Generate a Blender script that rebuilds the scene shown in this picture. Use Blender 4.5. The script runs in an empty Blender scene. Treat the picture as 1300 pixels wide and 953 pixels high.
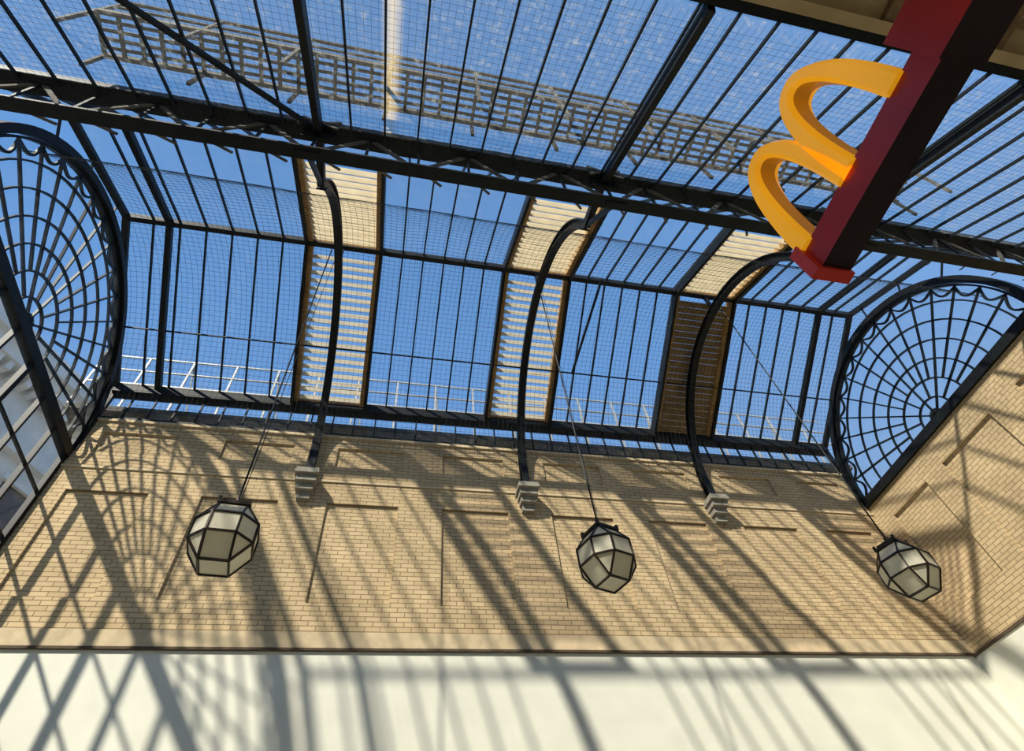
import bpy, math, random, bmesh
from mathutils import Vector, Matrix
random.seed(4)
S = bpy.context.scene
try:
    S.view_settings.view_transform = 'Standard'
    S.view_settings.look = 'None'
except Exception as e:
    print(e)
EYE = 1.6   # every height below is measured from eye level; objects sit at z = EYE

# ------------------------------------------------------------------ materials
def new_mat(name):
    m = bpy.data.materials.new(name); m.use_nodes = True
    nt = m.node_tree; nt.nodes.clear()
    out = nt.nodes.new('ShaderNodeOutputMaterial')
    return m, nt, out

def simple(name, col, rough=0.6, metal=0.0, noise=0.25, nscale=3.0, transl=0.0, emit=0.0, bump=0.0, spec=0.3):
    m, nt, out = new_mat(name)
    N, L = nt.nodes, nt.links
    tc = N.new('ShaderNodeTexCoord')
    nz = N.new('ShaderNodeTexNoise'); nz.inputs['Scale'].default_value = nscale; nz.inputs['Detail'].default_value = 6
    L.new(tc.outputs['Object'], nz.inputs['Vector'])
    rp = N.new('ShaderNodeValToRGB')
    rp.color_ramp.elements[0].position = 0.3; rp.color_ramp.elements[1].position = 0.7
    rp.color_ramp.elements[0].color = tuple(c*(1-noise) for c in col)+(1,)
    rp.color_ramp.elements[1].color = tuple(min(1, c*(1+noise*0.5)) for c in col)+(1,)
    L.new(nz.outputs['Fac'], rp.inputs['Fac'])
    b = N.new('ShaderNodeBsdfPrincipled')
    b.inputs['Roughness'].default_value = rough; b.inputs['Metallic'].default_value = metal
    b.inputs['Specular IOR Level'].default_value = spec
    L.new(rp.outputs['Color'], b.inputs['Base Color'])
    if emit > 0:
        L.new(rp.outputs['Color'], b.inputs['Emission Color']); b.inputs['Emission Strength'].default_value = emit
    if bump > 0:
        bp = N.new('ShaderNodeBump'); bp.inputs['Strength'].default_value = bump
        L.new(nz.outputs['Fac'], bp.inputs['Height']); L.new(bp.outputs['Normal'], b.inputs['Normal'])
    sh = b.outputs['BSDF']
    if transl > 0:
        t = N.new('ShaderNodeBsdfTranslucent'); L.new(rp.outputs['Color'], t.inputs['Color'])
        mx = N.new('ShaderNodeMixShader'); mx.inputs['Fac'].default_value = transl
        L.new(sh, mx.inputs[1]); L.new(t.outputs['BSDF'], mx.inputs[2]); sh = mx.outputs['Shader']
    L.new(sh, out.inputs['Surface'])
    return m

def brick(name, axis):
    m, nt, out = new_mat(name)
    N, L = nt.nodes, nt.links
    tc = N.new('ShaderNodeTexCoord'); sp = N.new('ShaderNodeSeparateXYZ'); cb = N.new('ShaderNodeCombineXYZ')
    L.new(tc.outputs['Object'], sp.inputs[0])
    L.new(sp.outputs[axis], cb.inputs[0]); L.new(sp.outputs[2], cb.inputs[1])
    bt = N.new('ShaderNodeTexBrick')
    bt.inputs['Scale'].default_value = 1.0
    bt.inputs['Brick Width'].default_value = 0.27; bt.inputs['Row Height'].default_value = 0.088
    bt.inputs['Mortar Size'].default_value = 0.008; bt.inputs['Mortar Smooth'].default_value = 0.3
    bt.inputs['Color1'].default_value = (0.63, 0.48, 0.285, 1); bt.inputs['Color2'].default_value = (0.53, 0.40, 0.23, 1)
    bt.inputs['Mortar'].default_value = (0.26, 0.185, 0.105, 1)
    L.new(cb.outputs[0], bt.inputs['Vector'])
    nz = N.new('ShaderNodeTexNoise'); nz.inputs['Scale'].default_value = 0.9; nz.inputs['Detail'].default_value = 7
    L.new(tc.outputs['Object'], nz.inputs['Vector'])
    mr = N.new('ShaderNodeMapRange'); mr.inputs[1].default_value = 0.3; mr.inputs[2].default_value = 0.7
    mr.inputs[3].default_value = 0.82; mr.inputs[4].default_value = 1.08
    L.new(nz.outputs['Fac'], mr.inputs[0])
    mu = N.new('ShaderNodeVectorMath'); mu.operation = 'SCALE'
    L.new(bt.outputs['Color'], mu.inputs[0]); L.new(mr.outputs[0], mu.inputs['Scale'])
    b = N.new('ShaderNodeBsdfPrincipled'); b.inputs['Roughness'].default_value = 0.9
    b.inputs['Specular IOR Level'].default_value = 0.1
    L.new(mu.outputs[0], b.inputs['Base Color'])
    bp = N.new('ShaderNodeBump'); bp.inputs['Strength'].default_value = 0.5; bp.inputs['Distance'].default_value = 0.01
    bp.invert = True
    L.new(bt.outputs['Fac'], bp.inputs['Height']); L.new(bp.outputs['Normal'], b.inputs['Normal'])
    L.new(b.outputs['BSDF'], out.inputs['Surface'])
    return m

def glass(name, dirt_lo, dirt_hi, dscale, lo=0.48, hi=0.75, streak_x=None, streak_col=(0.80,0.62,0.32,1)):
    m, nt, out = new_mat(name)
    N, L = nt.nodes, nt.links
    tc = N.new('ShaderNodeTexCoord')
    nz = N.new('ShaderNodeTexNoise'); nz.inputs['Scale'].default_value = dscale; nz.inputs['Detail'].default_value = 9
    nz.inputs['Roughness'].default_value = 0.7
    L.new(tc.outputs['Object'], nz.inputs['Vector'])
    mr = N.new('ShaderNodeMapRange'); mr.inputs[1].default_value = lo; mr.inputs[2].default_value = hi
    mr.inputs[3].default_value = dirt_lo; mr.inputs[4].default_value = dirt_hi
    L.new(nz.outputs['Fac'], mr.inputs[0])
    tr = N.new('ShaderNodeBsdfTransparent'); tr.inputs['Color'].default_value = (0.94, 0.97, 0.98, 1)
    df = N.new('ShaderNodeBsdfDiffuse'); df.inputs['Color'].default_value = (0.55, 0.56, 0.53, 1)
    tl = N.new('ShaderNodeBsdfTranslucent'); tl.inputs['Color'].default_value = (0.55, 0.56, 0.53, 1)
    dm = N.new('ShaderNodeMixShader'); dm.inputs[0].default_value = 0.5
    L.new(df.outputs[0], dm.inputs[1]); L.new(tl.outputs[0], dm.inputs[2])
    mx = N.new('ShaderNodeMixShader')
    L.new(mr.outputs[0], mx.inputs[0]); L.new(tr.outputs[0], mx.inputs[1]); L.new(dm.outputs[0], mx.inputs[2])
    cur = mx.outputs[0]
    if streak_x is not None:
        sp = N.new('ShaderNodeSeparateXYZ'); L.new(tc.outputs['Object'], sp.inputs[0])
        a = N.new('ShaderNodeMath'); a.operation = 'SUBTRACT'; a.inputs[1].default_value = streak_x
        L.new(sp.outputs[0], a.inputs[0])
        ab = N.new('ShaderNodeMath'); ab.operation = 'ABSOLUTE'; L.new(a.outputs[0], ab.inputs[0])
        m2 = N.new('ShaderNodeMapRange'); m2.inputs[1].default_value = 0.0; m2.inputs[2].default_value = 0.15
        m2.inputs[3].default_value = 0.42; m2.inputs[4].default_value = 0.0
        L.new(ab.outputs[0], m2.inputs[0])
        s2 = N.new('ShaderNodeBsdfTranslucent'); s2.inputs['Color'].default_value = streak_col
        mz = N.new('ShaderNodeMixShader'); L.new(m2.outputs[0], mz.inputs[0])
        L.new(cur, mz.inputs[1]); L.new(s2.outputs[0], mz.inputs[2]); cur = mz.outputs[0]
    gl = N.new('ShaderNodeBsdfGlossy'); gl.inputs['Roughness'].default_value = 0.02
    m3 = N.new('ShaderNodeMixShader'); m3.inputs[0].default_value = 0.03
    L.new(cur, m3.inputs[1]); L.new(gl.outputs[0], m3.inputs[2])
    L.new(m3.outputs[0], out.inputs['Surface'])
    return m

M_brick_x = brick('buff_brick_x', 0)
M_brick_y = brick('buff_brick_y', 1)
M_iron = simple('dark_painted_iron', (0.009, 0.011, 0.012), 0.5, 0.0, 0.4, 6, spec=0.2)
M_bar = simple('glazing_bar_iron', (0.009, 0.014, 0.018), 0.5, 0.0, 0.3, 6, spec=0.2)
M_stone = simple('pale_stone', (0.58, 0.46, 0.29), 0.85, 0, 0.2, 5, bump=0.1)
M_greystone = simple('grey_stone', (0.30, 0.28, 0.23), 0.85, 0, 0.3, 8, bump=0.2)
M_plaster = simple('cream_plaster', (0.74, 0.73, 0.62), 0.8, 0, 0.07, 1.5)
M_soffit = simple('soffit_paint', (0.48, 0.36, 0.20), 0.7, 0, 0.2, 2)
M_wood = simple('brown_timber', (0.20, 0.12, 0.06), 0.6, 0, 0.4, 5)
M_ochre = simple('ochre_timber_lining', (0.40, 0.24, 0.09), 0.6, 0, 0.35, 5)
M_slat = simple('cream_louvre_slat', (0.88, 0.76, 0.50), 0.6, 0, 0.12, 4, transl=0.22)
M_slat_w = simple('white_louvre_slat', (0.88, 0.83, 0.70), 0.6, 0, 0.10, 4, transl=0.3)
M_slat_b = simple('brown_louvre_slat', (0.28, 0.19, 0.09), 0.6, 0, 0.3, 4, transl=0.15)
M_net = simple('net_twine', (0.03, 0.035, 0.04), 0.8, 0, 0.1, 4)
M_glass = glass('roof_glass', 0.03, 0.12, 3.5)
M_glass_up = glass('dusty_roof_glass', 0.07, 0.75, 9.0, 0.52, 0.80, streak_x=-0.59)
M_rust = simple('weathered_steel', (0.10, 0.09, 0.075), 0.8, 0.0, 0.5, 5)
M_rail = simple('galvanised_rail', (0.45, 0.45, 0.43), 0.5, 0.2, 0.2, 5)
M_white = simple('white_render', (0.72, 0.70, 0.66), 0.8, 0, 0.12, 2)
M_dkwin = simple('dark_window', (0.03, 0.04, 0.05), 0.15, 0, 0.1, 2)
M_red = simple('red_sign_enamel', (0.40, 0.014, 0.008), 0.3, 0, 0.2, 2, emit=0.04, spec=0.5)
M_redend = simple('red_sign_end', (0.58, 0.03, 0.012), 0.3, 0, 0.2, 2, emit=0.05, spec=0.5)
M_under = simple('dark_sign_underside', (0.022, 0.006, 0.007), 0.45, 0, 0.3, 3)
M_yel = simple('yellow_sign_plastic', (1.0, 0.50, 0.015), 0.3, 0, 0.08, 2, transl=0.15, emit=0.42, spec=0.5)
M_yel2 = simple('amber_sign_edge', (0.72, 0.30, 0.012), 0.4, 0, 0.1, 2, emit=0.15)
M_lframe = simple('lantern_bronze', (0.028, 0.018, 0.012), 0.45, 0.3, 0.3, 9)
M_lglass = simple('frosted_lantern_glass', (0.90, 0.84, 0.66), 0.35, 0, 0.06, 6, transl=0.45, spec=0.5)
M_floor = simple('stone_floor', (0.50, 0.46, 0.38), 0.6, 0, 0.15, 2)
M_dark = simple('dark_joint', (0.10, 0.07, 0.045), 0.9, 0, 0.2, 4)  # thin dark line along the foot of the brickwork

# ------------------------------------------------------------------ mesh builder
class MB:
    def __init__(s): s.v = []; s.f = []; s.mi = []; s.mats = []
    def mat(s, m):
        if m not in s.mats: s.mats.append(m)
        return s.mats.index(m)
    def add(s, vs, fs, m):
        o = len(s.v); k = s.mat(m)
        s.v += [tuple(v) for v in vs]
        for f in fs: s.f.append(tuple(i+o for i in f)); s.mi.append(k)
    def box(s, x0, x1, y0, y1, z0, z1, m, bottom=None):
        vs = [(x0,y0,z0),(x1,y0,z0),(x1,y1,z0),(x0,y1,z0),(x0,y0,z1),(x1,y0,z1),(x1,y1,z1),(x0,y1,z1)]
        s.add(vs, [(4,5,6,7),(0,1,5,4),(1,2,6,5),(2,3,7,6),(3,0,4,7)], m)
        s.add(vs[:4], [(0,3,2,1)], bottom or m)
    def beam(s, a, b, w, h, m, up=(0,0,1)):
        a = Vector(a); b = Vector(b); d = (b-a)
        if d.length < 1e-6: return
        d.normalize(); u = Vector(up)
        if abs(d.dot(u.normalized())) > 0.98: u = Vector((1,0,0))
        side = d.cross(u).normalized(); u = side.cross(d).normalized()
        vs = []
        for p in (a, b):
            for sx, sy in ((-1,-1),(1,-1),(1,1),(-1,1)):
                vs.append(p + side*(sx*w/2) + u*(sy*h/2))
        s.add(vs, [(0,1,2,3),(7,6,5,4),(0,4,5,1),(1,5,6,2),(2,6,7,3),(3,7,4,0)], m)
    def path(s, pts, w, h, m, up=(1,0,0)):
        for a, b in zip(pts, pts[1:]): s.beam(a, b, w, h, m, up)
    def strip(s, pts, r, m, n=3):
        pts = [Vector(p) for p in pts]; vs = []; fs = []
        for i, p in enumerate(pts):
            d = (pts[min(i+1, len(pts)-1)] - pts[max(i-1, 0)]).normalized()
            u = Vector((0,0,1)) if abs(d.z) < 0.9 else Vector((0,1,0))
            a = d.cross(u).normalized(); b = a.cross(d)
            for k in range(n):
                t = 2*math.pi*k/n
                vs.append(p + a*math.cos(t)*r + b*math.sin(t)*r)
        for i in range(len(pts)-1):
            for k in range(n):
                fs.append((i*n+k, i*n+(k+1)%n, (i+1)*n+(k+1)%n, (i+1)*n+k))
        s.add(vs, fs, m)
    def quad(s, a, b, c, d, m): s.add([a,b,c,d], [(0,1,2,3)], m)
    def build(s, name, parent=None, loc=None):
        me = bpy.data.meshes.new(name); me.from_pydata(s.v, [], s.f)
        for m in s.mats: me.materials.append(m)
        for p, k in zip(me.polygons, s.mi): p.material_index = k
        me.update()
        o = bpy.data.objects.new(name, me); S.collection.objects.link(o)
        if parent is not None: o.parent = parent
        o.location = loc if loc is not None else ((0,0,0) if parent is not None else (0,0,EYE))
        return o

def empty(name, loc=(0,0,EYE)):
    o = bpy.data.objects.new(name, None); S.collection.objects.link(o); o.location = loc
    o.empty_display_size = 0.3
    return o

# ------------------------------------------------------------------ key dimensions
XL, XR = -6.4, 12.35          # end walls
YB = 10.0                     # back wall
YN = -1.0                     # near wall
ZBRK, ZSTR, ZTOP = 4.78, 8.3, 9.63
RIBX = [-1.68, 3.07, 7.76]
PROF = [(10.05,10.68),(6.58,12.62),(4.0,11.4),(3.15,9.8)]
NP = len(PROF)-1
CY, CZ = 6.85, 8.8
YT, ZT0, ZT1 = 3.0, 8.45, 9.5
def seg_normal(i):
    (y0,z0),(y1,z1) = PROF[i], PROF[i+1]
    n = Vector((0, -(z1-z0), (y1-y0)))
    if n.z < 0: n = -n
    return n.normalized()

# ------------------------------------------------------------------ walls
def relief_panels(us, z0, z1, U0, U1, zb, zt, place):
    place(U0, U1, zb, z0); place(U0, U1, z1, zt)
    cur = U0
    for a, b in us:
        place(cur, a, z0, z1); cur = b
    place(cur, U1, z0, z1)

w = MB()
w.box(XL, XR, YB+0.05, YB+0.4, ZBRK, ZTOP, M_brick_x)
pl = [(x, x+1.45) for x in (-6.0,-3.6,-1.2,1.18,3.62,5.93,8.35)] + [(10.6, 11.9)]
def pB(a,b,c,d): w.box(a,b,YB,YB+0.05,c,d,M_brick_x)
relief_panels(pl, 5.6, 7.74, XL, XR, ZBRK+0.2, ZSTR, pB)
relief_panels(pl, 8.72, 9.28, XL, XR, ZSTR, ZTOP, pB)
w.build('wall_back')
t = MB(); t.box(XL, XR, YB-0.03, YB+0.001, ZSTR-0.03, ZSTR+0.03, M_stone); t.build('trim_1')
t = MB()
t.box(XL, XR, YB-0.03, YB+0.001, ZBRK+0.03, ZBRK+0.30, M_stone)
t.box(XL, XR, YB-0.05, YB+0.001, ZBRK-0.01, ZBRK+0.03, M_dark)
t.build('trim_2')
t = MB(); t.box(XL, XR, YB-0.04, YB+0.12, ZTOP-0.07, ZTOP, M_stone); t.build('trim_3')
w = MB(); w.box(XL, XR, YB, YB+0.4, -EYE, ZBRK-0.01, M_plaster); w.build('wall_back_lower')

ZS = 8.63
w = MB()
w.box(XR+0.06, XR+0.4, YN, YB+0.4, ZBRK, ZS, M_brick_y)
def pR(a,b,c,d): w.box(XR, XR+0.06, a, b, c, d, M_brick_y)
relief_panels([(0.6,2.6),(3.4,5.2),(6.0,7.6),(8.2,9.5)], 5.6, 7.9, YN, YB, ZBRK, ZS, pR)
w.build('wall_right')
w = MB(); w.box(XR, XR+0.4, YN, YB+0.4, -EYE, ZBRK, M_plaster)
w.box(XR-0.03, XR, YN, YB, ZBRK-0.03, ZBRK+0.03, M_dark)
w.build('wall_right_lower')
w = MB(); w.box(XL-0.4, XL, YN, YB+0.4, -EYE, 3.6, M_plaster); w.build('wall_left')
w = MB(); w.box(XL, XR, YN-0.4, YN, -EYE, 7.4, M_plaster); w.build('wall_near')
w = MB(); w.box(XL-0.4, XR+0.4, YN-0.4, YB+0.4, -EYE-0.2, -EYE, M_floor); w.build('floor')
g = MB(); g.box(-60, 60, -60, 60, -EYE-0.4, -EYE-0.2, M_greystone); g.build('ground_outside')

w = MB()
w.box(XL, XR, YN-0.4, -0.02, 7.40, 7.62, M_soffit)
w.box(XL, XR, -0.16, -0.02, 7.28, 7.40, M_soffit)
w.box(XL, XR, -0.52, -0.42, 7.30, 7.40, M_wood)
for i in range(12):
    x = XL+0.4+i*1.6
    w.box(x, x+0.14, YN, -0.16, 7.31, 7.40, M_wood)
w.box(XL, XR, -0.02, 0.10, 7.34, 7.56, M_iron)
w.build('cornice_soffit')

# ------------------------------------------------------------------ fan windows
def fan_window(name, X, lower):
    p = empty(name)
    mb = MB(); hy, hz = CY, 8.7; R = 3.20
    def P(r, a, dx=0): return (X+dx, hy + r*math.cos(a), hz + r*math.sin(a))
    arc = lambda r, n=48: [P(r, math.pi*i/n) for i in range(n+1)]
    mb.path(arc(R), 0.16, 0.24, M_iron)
    mb.path(arc(R-0.13), 0.04, 0.10, M_bar)
    nr = 16
    for r in (0.45, 0.90, 1.36, 1.82, 2.28, 2.72): mb.path(arc(r, nr*2), 0.035, 0.05, M_bar)
    mb.path(arc(0.12, 12), 0.12, 0.08, M_iron)
    for i in range(1, nr):
        a = math.pi*i/nr
        mb.beam(P(0.1 if i%4==0 else (0.45 if i%2==0 else 0.90), a), P(3.05, a), 0.036, 0.05, M_bar, (1,0,0))
    ns = nr
    for i in range(ns):   # scalloped border: one shallow scallop per light
        a0 = math.pi*i/ns; a1 = math.pi*(i+1)/ns; pts = []
        for k in range(9):
            q = k/8; a = a0+(a1-a0)*q
            pts.append(P(3.02 - 0.20*math.sin(math.pi*q), a))
        mb.path(pts, 0.045, 0.05, M_bar)
    mb.beam((X, YT, 8.6), (X, YB, 8.6), 0.16, 0.22, M_iron)
    prof = [(X, y, z-0.06) for y, z in PROF]
    mb.path([(X, 10.0, 8.6)]+prof+[(X, YT, 9.4),(X, YT, 8.5)], 0.10, 0.14, M_iron)
    for i in range(4, 15, 2):
        a = math.pi*i/18
        d = Vector((math.cos(a), math.sin(a)))
        best = None
        for (y0,z0),(y1,z1) in zip(PROF, PROF[1:]):
            e = Vector((y1-y0, z1-z0)); q = Vector((y0-hy, z0-hz))
            den = d.x*e.y - d.y*e.x
            if abs(den) < 1e-6: continue
            tt = (q.x*e.y - q.y*e.x)/den; ss = (q.x*d.y - q.y*d.x)/den
            if 0 <= ss <= 1 and tt > 0: best = tt
        if best and best > R: mb.beam(P(R, a), P(best, a), 0.03, 0.04, M_bar, (1,0,0))
    mb.build('frame', p)
    gm = MB(); n = 32
    pts = [P(R, math.pi*i/n, 0.03) for i in range(n+1)]
    gm.add([P(0,0,0.03)]+pts, [(0,i+1,i+2) for i in range(n)], M_glass)
    gm.build('glazing', p)
    if lower:
        lb = MB()
        for i in range(15):
            y = YB-0.05-0.78*i
            if y < YN: break
            lb.beam((X, y, 3.6), (X, y, 8.5), 0.05 if i%3 else 0.10, 0.10, M_iron, (1,0,0))
        for z in (4.6, 5.6, 6.6, 7.6):
            lb.beam((X, YN, z), (X, YB, z), 0.045, 0.05, M_bar)
        lb.build('lower_mullions', p)
        lg = MB(); lg.quad((X+.02,YN,3.6),(X+.02,YB,3.6),(X+.02,YB,8.5),(X+.02,YN,8.5), M_glass); lg.build('lower_glazing', p)
    return p
fan_window('window_1', XR, False)
fan_window('window_2', XL, True)

# ------------------------------------------------------------------ vaulted glass roof
roof = empty('vaulted_glass_roof')
st = MB(); gb = MB(); gl = MB()
for (y,z), ww, hh in ((PROF[0],0.26,0.26),(PROF[1],0.12,0.18),(PROF[2],0.06,0.08)):
    st.beam((XL,y,z-0.08),(XR,y,z-0.08), ww, hh, M_iron)
st.beam((XL,8.72,11.30),(XR,8.72,11.30), 0.03, 0.03, M_iron)
st.beam((4.38,8.72,11.25),(4.78,6.45,12.40), 0.05, 0.05, M_iron)
st.beam((XL, YB+0.04, ZTOP+0.03),(XR, YB+0.04, ZTOP+0.03), 0.12, 0.08, M_iron)
LO, HI = -0.82, 0.90   # louvre strip about each rib
strips = [(x+LO, x+HI) for x in RIBX]
def bays():
    cur = XL
    for a, b in strips: yield cur, a; cur = b
    yield cur, XR
for i in range(NP):
    a, b = PROF[i], PROF[i+1]
    spans = list(bays()) if i < 2 else [(XL, XR)]
    for u, v in spans:
        gl.quad((u,a[0],a[1]),(v,a[0],a[1]),(v,b[0],b[1]),(u,b[0],b[1]), M_glass)
gl.quad((XL,YB+0.06,ZTOP),(XR,YB+0.06,ZTOP),(XR,YB+0.06,10.6),(XL,YB+0.06,10.6), M_glass)
def profile_bar(x, i0, i1, w_, h_, m, off=-0.03):
    for i in range(i0, i1):
        n = seg_normal(i); a, b = PROF[i], PROF[i+1]
        gb.beam(Vector((x,a[0],a[1]))+n*off, Vector((x,b[0],b[1]))+n*off, w_, h_, m, n)
for a, b in bays():
    n = max(2, round((b-a)/0.53))
    for k in range(1, n):
        profile_bar(a+(b-a)*k/n, 0, NP, 0.036, 0.06, M_bar)
for x in (-5.5, 11.35): profile_bar(x, 0, NP, 0.12, 0.14, M_iron, -0.06)
n = 38
for k in range(1, n):
    x = XL+(XR-XL)*k/n
    gb.beam((x,YB+0.05,ZTOP+0.05),(x,YB+0.05,10.55),0.03,0.05,M_bar,(0,1,0))
st.build('purlins', roof); gb.build('glazing_bars', roof); gl.build('glass_panes', roof)

for x in RIBX:
    rb = MB()
    R = 3.04; pts = [(x, 9.84, 8.33)]
    a0, a1 = math.radians(4), math.radians(165)
    for i in range(41):
        a = a0+(a1-a0)*i/40
        pts.append((x, CY+R*math.cos(a), CZ+R*math.sin(a)))
    rb.path(pts, 0.16, 0.05, M_iron)
    inner = [(x, CY+(p[1]-CY)*(1-0.08/R), CZ+(p[2]-CZ)*(1-0.08/R)) for p in pts]
    outer = [(x, CY+(p[1]-CY)*(1+0.08/R), CZ+(p[2]-CZ)*(1+0.08/R)) for p in pts]
    rb.path(inner, 0.03, 0.17, M_iron); rb.path(outer, 0.03, 0.15, M_iron)
    rb.beam((x, 6.58, 11.80), (x, 6.58, 12.5), 0.08, 0.08, M_iron, (1,0,0))
    rb.beam((x, pts[-1][1], pts[-1][2]), (x, YT, ZT1-0.1), 0.16, 0.12, M_iron, (1,0,0))
    rb.beam((x, pts[-1][1], pts[-1][2]), (x, YT, ZT0), 0.08, 0.06, M_iron, (1,0,0))
    rb.build('arched_rib')
    cb = MB(); e = 0.002
    cb.box(x-0.24, x+0.24, YB-0.42, YB-e, 8.18, 8.26, M_greystone)
    cb.box(x-0.20, x+0.20, YB-0.34, YB-e, 8.04, 8.18, M_greystone)
    cb.box(x-0.17, x+0.17, YB-0.24, YB-e, 7.90, 8.04, M_greystone)
    cb.box(x-0.13, x+0.13, YB-0.13, YB-e, 7.74, 7.90, M_greystone)
    cb.box(x-0.22, x+0.22, YB-0.40, YB-0.036, 8.26, 8.32, M_greystone)
    cb.build('stone_corbel')

for j, x in enumerate(RIBX):
    lv = MB(); x0, x1 = x+LO, x+HI
    def run(i, mat, nrm, wd, step):
        a, b = Vector((0,)+PROF[i]), Vector((0,)+PROF[i+1]); n = seg_normal(i)
        L = (b-a).length; d = (b-a)/L
        for xx, sg_ in ((x0, 1), (x1, -1)):
            o = Vector((xx,0,0)) - n*0.08
            lv.beam(a+o, b+o, 0.07, 0.28, M_iron, n)
            o = Vector((xx+sg_*0.085,0,0)) - n*0.03
            lv.beam(a+o, b+o, 0.10, 0.18, M_ochre, n)
        for q in (0.02, 0.98):
            c = a + d*L*q - n*0.03
            lv.beam(c+Vector((x0,0,0)), c+Vector((x1,0,0)), 0.10, 0.10, M_ochre, n)
        k = int((L-0.2)/step)
        for q in range(k):
            c = a + d*(0.1+step*(q+0.5)) - n*0.02
            lv.beam(c+Vector((x0+.1,0,0)), c+Vector((x1-.1,0,0)), wd, 0.012, mat, nrm)
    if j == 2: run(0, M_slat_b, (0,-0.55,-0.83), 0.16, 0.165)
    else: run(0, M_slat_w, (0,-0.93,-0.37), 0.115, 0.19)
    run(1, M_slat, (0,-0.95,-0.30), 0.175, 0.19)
    lv.build('roof_louvre')

# ------------------------------------------------------------------ lattice truss
tr = MB()
tr.beam((XL,YT,ZT1),(XR,YT,ZT1), 0.30, 0.18, M_iron)
tr.beam((XL,YT,ZT0),(XR,YT,ZT0), 0.20, 0.05, M_iron)
tr.beam((XL,YT,ZT0+0.06),(XR,YT,ZT0+0.06), 0.03, 0.10, M_iron)
tr.beam((XL,YT+0.13,9.75),(XR,YT+0.13,9.75), 0.12, 0.12, M_iron)
nodes = [XL]+RIBX+[XR]
for a, b in zip(nodes, nodes[1:]):
    n = 6; dx = (b-a)/n
    for k in range(n):
        u, v = a+k*dx, a+(k+1)*dx
        if k % 2 == 0: tr.beam((u,YT,ZT0),(v,YT,ZT1),0.07,0.03,M_rust,(0,1,0))
        else: tr.beam((u,YT,ZT1),(v,YT,ZT0),0.07,0.03,M_rust,(0,1,0))
        tr.beam((v,YT,ZT0),(v,YT,ZT1),0.04,0.03,M_iron,(0,1,0))
        # bottom-plane lacing, catches the light from above
        tr.beam((u,YT-0.02,ZT0+0.03),(u+dx*0.5,YT+0.35,ZT0+0.45),0.04,0.02,M_rust)
for x in RIBX:
    tr.box(x-0.24, x+0.24, YT-0.03, YT+0.03, ZT1-0.38, ZT1+0.05, M_iron)
    tr.box(x-0.18, x+0.18, YT-0.03, YT+0.03, ZT0-0.05, ZT0+0.22, M_iron)
    tr.beam((x-0.3,YT-0.16,ZT1-0.25),(x+0.3,YT-0.16,ZT1+0.1),0.06,0.03,M_rust,(0,1,0))
    tr.beam((x+0.3,YT-0.16,ZT1-0.25),(x-0.3,YT-0.16,ZT1+0.1),0.06,0.03,M_rust,(0,1,0))
tr.build('lattice_truss')

# ------------------------------------------------------------------ lean-to roof above
lr = empty('lean_to_glass_roof')
A = (YT, 9.5); B = (0.04, 7.48); nn = Vector((0, -(A[1]-B[1]), A[0]-B[0])).normalized()
b1 = MB(); g1 = MB()
n = 36
for k in range(n+1):
    x = XL+(XR-XL)*k/n
    b1.beam(Vector((x,)+A)-nn*0.03, Vector((x,)+B)-nn*0.03, 0.028, 0.05, M_bar, nn)
for x in RIBX: b1.beam(Vector((x,)+A)-nn*0.10, Vector((x,)+B)-nn*0.10, 0.10, 0.20, M_iron, nn)
b1.beam((RIBX[0],2.95,9.35),(XL+0.6,0.1,7.42),0.07,0.06,M_iron,nn)
b1.build('rafters', lr)
g1.quad((XL,)+A,(XR,)+A,(XR,)+B,(XL,)+B, M_glass_up); g1.build('glass_panes', lr)

wk = MB()
wz = 9.95; x0, x1 = -4.9, 9.2
for y in (1.95, 2.55): wk.beam((x0,y,wz),(x1,y,wz),0.06,0.16,M_rust)
for y in (2.07, 2.19, 2.31, 2.43): wk.beam((x0,y,wz),(x1,y,wz),0.05,0.03,M_rust)
x = x0; i = 0
while x <= x1:
    wk.beam((x,1.95,wz-0.03),(x,2.55,wz-0.03),0.05,0.05,M_rust)
    if i % 5 == 0:
        wk.beam((x,1.95,wz),(x,1.95,wz+1.0),0.045,0.045,M_rust,(1,0,0))
        wk.beam((x,2.55,wz),(x,2.55,9.22),0.05,0.05,M_rust,(1,0,0))
        wk.beam((x,1.95,wz),(x,1.95,8.84),0.05,0.05,M_rust,(1,0,0))
    x += 0.28; i += 1
wk.beam((x0,1.95,wz+1.0),(x1,1.95,wz+1.0),0.05,0.05,M_rust)
wk.beam((x0,1.95,wz+0.5),(x1,1.95,wz+0.5),0.04,0.04,M_rust)
wk.build('roof_walkway')

rl = MB(); ry = 10.45; rz = 10.75
for z in (rz+0.55, rz+1.05, rz+1.55): rl.beam((XL-1,ry,z),(XR+1,ry,z),0.035,0.035,M_rail)
k = 0; x = XL-1
while x < XR+1:
    rl.beam((x,ry,rz-0.3),(x,ry,rz+1.55),0.045,0.045,M_rail,(1,0,0))
    if k % 2 == 0: rl.beam((x,ry,rz+1.5),(x+0.25,ry+0.6,rz-0.2),0.035,0.035,M_rail,(1,0,0))
    x += 1.05; k += 1
rl.box(XL-1, XR+1, YB+0.4, 11.4, rz-0.45, rz-0.3, M_rust)
rl.build('eaves_guard_rail')

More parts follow.
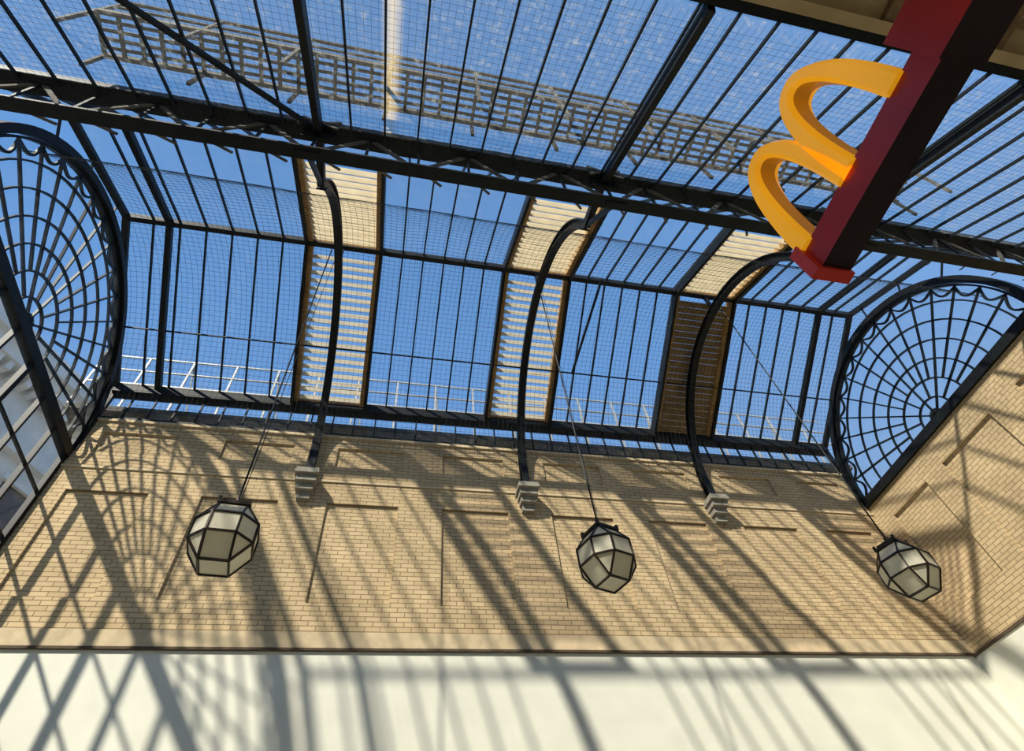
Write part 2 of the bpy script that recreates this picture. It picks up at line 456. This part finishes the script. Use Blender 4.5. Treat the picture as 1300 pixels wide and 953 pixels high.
# ------------------------------------------------------------------ bird netting
nt = MB(); R = 2.84; cell = 0.115
a0, a1 = math.radians(6), math.radians(166)
arc_n = int(R*(a1-a0)/cell)
k = int((XR-XL)/cell)
def sag(x, a): return (0.04*math.sin(x*1.7+a*3)+0.02*math.sin(x*4.1))*math.sin(math.pi*(a-a0)/(a1-a0))
for i in range(1, k):
    x = XL+i*cell; pts = []
    for j in range(25):
        a = a0+(a1-a0)*j/24; r_ = R+sag(x,a)
        pts.append((x, CY+r_*math.cos(a), CZ+r_*math.sin(a)))
    nt.strip(pts, 0.0030, M_net)
for j in range(arc_n+1):
    a = a0+(a1-a0)*j/arc_n; pts = []
    for i in range(61):
        x = XL+0.1+(XR-XL-0.2)*i/60; r_ = R+sag(x,a)
        pts.append((x, CY+r_*math.cos(a), CZ+r_*math.sin(a)))
    nt.strip(pts, 0.0030, M_net)
L = math.hypot(A[0]-B[0], A[1]-B[1]); c2 = 0.09
for i in range(1, int((XR-XL)/c2)):
    x = XL+i*c2
    nt.strip([Vector((x,)+A)-nn*0.24, Vector((x,)+B)-nn*0.24], 0.0018, M_net)
for j in range(1, int(L/c2)):
    q = j*c2/L
    y = A[0]+(B[0]-A[0])*q; z = A[1]+(B[1]-A[1])*q
    nt.strip([Vector((XL+0.1,y,z))-nn*0.24, Vector((XR-0.1,y,z))-nn*0.24], 0.0018, M_net)
nt.build('bird_netting')

# ------------------------------------------------------------------ lanterns
def lantern(x, y, z, rot):
    p = empty('hanging_lantern', (x, y, z+EYE)); p.rotation_euler = (0,0,rot)
    # octagonal body: square top and bottom lights, sloping trapezoids with triangular corner lights, 8-sided band
    s_, t_, R_, h_, m_ = 0.165, 0.165, 0.36, 0.385, 0.13
    V = []
    for sz in (1,-1):
        for sx in (1,-1):
            for sy in (1,-1):
                V += [(sx*s_, sy*s_, sz*h_), (sx*R_, sy*t_, sz*m_), (sx*t_, sy*R_, sz*m_)]
    bm = bmesh.new()
    for v in V: bm.verts.new(v)
    bmesh.ops.convex_hull(bm, input=list(bm.verts))
    bmesh.ops.dissolve_limit(bm, angle_limit=0.02, verts=list(bm.verts), edges=list(bm.edges))
    edges = [(e.verts[0].co.copy(), e.verts[1].co.copy()) for e in bm.edges]
    me = bpy.data.meshes.new('glass_panels'); bm.to_mesh(me); bm.free()
    me.materials.append(M_lglass)
    o = bpy.data.objects.new('glass_panels', me); S.collection.objects.link(o); o.parent = p
    fr = MB()
    for a, b in edges:
        fr.beam(a*1.01, b*1.01, 0.026, 0.026, M_lframe, (a+b).normalized())
    fr.box(-0.20,0.20,-0.20,0.20,h_,h_+0.04,M_lframe)
    fr.box(-0.15,0.15,-0.15,0.15,h_+0.04,h_+0.09,M_lframe)
    for sx in (-1,1):
        for sy in (-1,1): fr.box(sx*0.18-0.02,sx*0.18+0.02,sy*0.18-0.02,sy*0.18+0.02,h_+0.04,h_+0.09,M_lframe)
    fr.strip([(0,0,h_+0.09),(0,0,h_+0.2)],0.035,M_lframe,8)
    fr.build('frame', p)
    rd = MB(); rd.strip([(0,0,h_+0.15),(0,0,12.3-z)],0.014,M_iron,6); rd.build('suspension_rod', p)
    cbm = MB(); cbm.strip([(0.03,0,h_+0.15),(0.07,0.03,3.5),(0.14,0.06,12.3-z)],0.006,M_iron,4); cbm.build('power_cable', p)
lantern(-1.90, 6.55, 4.46, 0.10)
lantern(3.10, 6.65, 4.47, 0.35)
lantern(8.12, 6.65, 4.47, 0.35)

# ------------------------------------------------------------------ restaurant sign
sg = empty('restaurant_sign')
sb = MB()
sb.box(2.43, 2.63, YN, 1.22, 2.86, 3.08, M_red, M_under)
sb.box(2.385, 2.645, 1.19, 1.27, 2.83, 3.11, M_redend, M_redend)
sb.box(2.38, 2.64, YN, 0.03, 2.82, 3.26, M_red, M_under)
sb.build('red_fascia_box', sg)
am = MB()
H, ao = 1.02, 0.31
for yc in (0.425, 0.935):
    n = 44; rings = []
    for i in range(n+1):
        a = math.pi*i/n
        c, s_ = math.cos(a), math.sin(a)
        cc = math.copysign(abs(c)**0.86, c); ss = s_**0.9 if s_ > 0 else 0
        yo, zo = yc+ao*cc, 3.06+H*ss
        yi, zi = yc+(ao-0.15)*cc, 3.06+(H-0.12)*ss
        def mix(q): return (yo+(yi-yo)*q, zo+(zi-zo)*q)
        b0, b1_ = mix(0.18), mix(0.82)
        rings.append([(2.44,yo,zo),(2.40,)+b0,(2.40,)+b1_,(2.44,yi,zi),(2.56,yi,zi),(2.60,)+b1_,(2.60,)+b0,(2.56,yo,zo)])
    vs = [v for r in rings for v in r]
    fy = []; fe = []; K = 8
    for i in range(n):
        for k in range(K):
            f = (i*K+k, (i+1)*K+k, (i+1)*K+(k+1)%K, i*K+(k+1)%K)
            (fe if k in (3,7) else fy).append(f)
    fy.append(tuple(range(K))); fy.append(tuple(n*K+k for k in range(K-1,-1,-1)))
    am.add(vs, fy, M_yel); am.add(vs, fe, M_yel2)
am.build('yellow_double_arch', sg)

# ------------------------------------------------------------------ neighbouring building
nb = MB()
Ln = 15
nb.box(-8, 0, 0, Ln, -EYE, 14.6, M_white)
nb.box(-8.2, 0.25, -0.25, Ln, 12.6, 12.9, M_white)
nb.box(-8.2, 0.55, -0.5, Ln, 14.6, 15.1, M_white)
nb.box(-8.2, 0.75, -0.7, Ln, 15.1, 15.5, M_white)
nb.box(-8, 0.1, -0.1, Ln, 15.5, 16.3, M_white)
for i in range(40):
    nb.box(0, 0.45, i*0.375, i*0.375+0.18, 14.3, 14.6, M_white)
for i in range(5):
    y = 1.2+i*2.8
    for z in (2, 6, 9.7):
        nb.box(-0.1, 0.03, y, y+1.2, z, z+2.2, M_dkwin)
        nb.box(0, 0.15, y-0.15, y+1.35, z+2.2, z+2.4, M_white)
nbo = nb.build('neighbouring_building', loc=(-14.0, 9.2, EYE))
nbo.rotation_euler = (0, 0, -math.atan2(2.1, 3.9))

# ------------------------------------------------------------------ light
sun = bpy.data.lights.new('sun', 'SUN'); sun.energy = 7.2; sun.angle = math.radians(1.1); sun.color = (1.0, 0.92, 0.78)
so = bpy.data.objects.new('sun', sun); S.collection.objects.link(so)
d = Vector((2.84, 3.15, -3.62))
so.rotation_euler = (-d).to_track_quat('Z', 'Y').to_euler(); so.location = (-20, -20, 30)

wd = bpy.data.worlds.new('sky'); S.world = wd; wd.use_nodes = True
N, L = wd.node_tree.nodes, wd.node_tree.links
bg = N['Background']
tc = N.new('ShaderNodeTexCoord'); sp = N.new('ShaderNodeSeparateXYZ'); rp = N.new('ShaderNodeValToRGB')
L.new(tc.outputs['Generated'], sp.inputs[0]); L.new(sp.outputs[2], rp.inputs[0])
e = rp.color_ramp.elements
e[0].position = 0.0; e[0].color = (0.45, 0.58, 0.74, 1)
e[1].position = 1.0; e[1].color = (0.11, 0.27, 0.58, 1)
q = e.new(0.75); q.color = (0.15, 0.35, 0.74, 1)
L.new(rp.outputs[0], bg.inputs['Color']); bg.inputs['Strength'].default_value = 1.0

# ------------------------------------------------------------------ camera
f = Vector((0.1859, 0.5615, 0.8064)).normalized()
r = Vector((0.9764, -0.1976, -0.0875)); r = (r - f*r.dot(f)).normalized()
u = r.cross(f)
cam = bpy.data.cameras.new('camera'); co = bpy.data.objects.new('camera', cam); S.collection.objects.link(co)
m = Matrix(((r.x,u.x,-f.x,0),(r.y,u.y,-f.y,0),(r.z,u.z,-f.z,EYE),(0,0,0,1)))
co.matrix_world = m
cam.sensor_fit = 'HORIZONTAL'; cam.sensor_width = 36; cam.lens = 715/1300*36
cam.shift_y = -45.5/1300; cam.clip_end = 500
S.camera = co
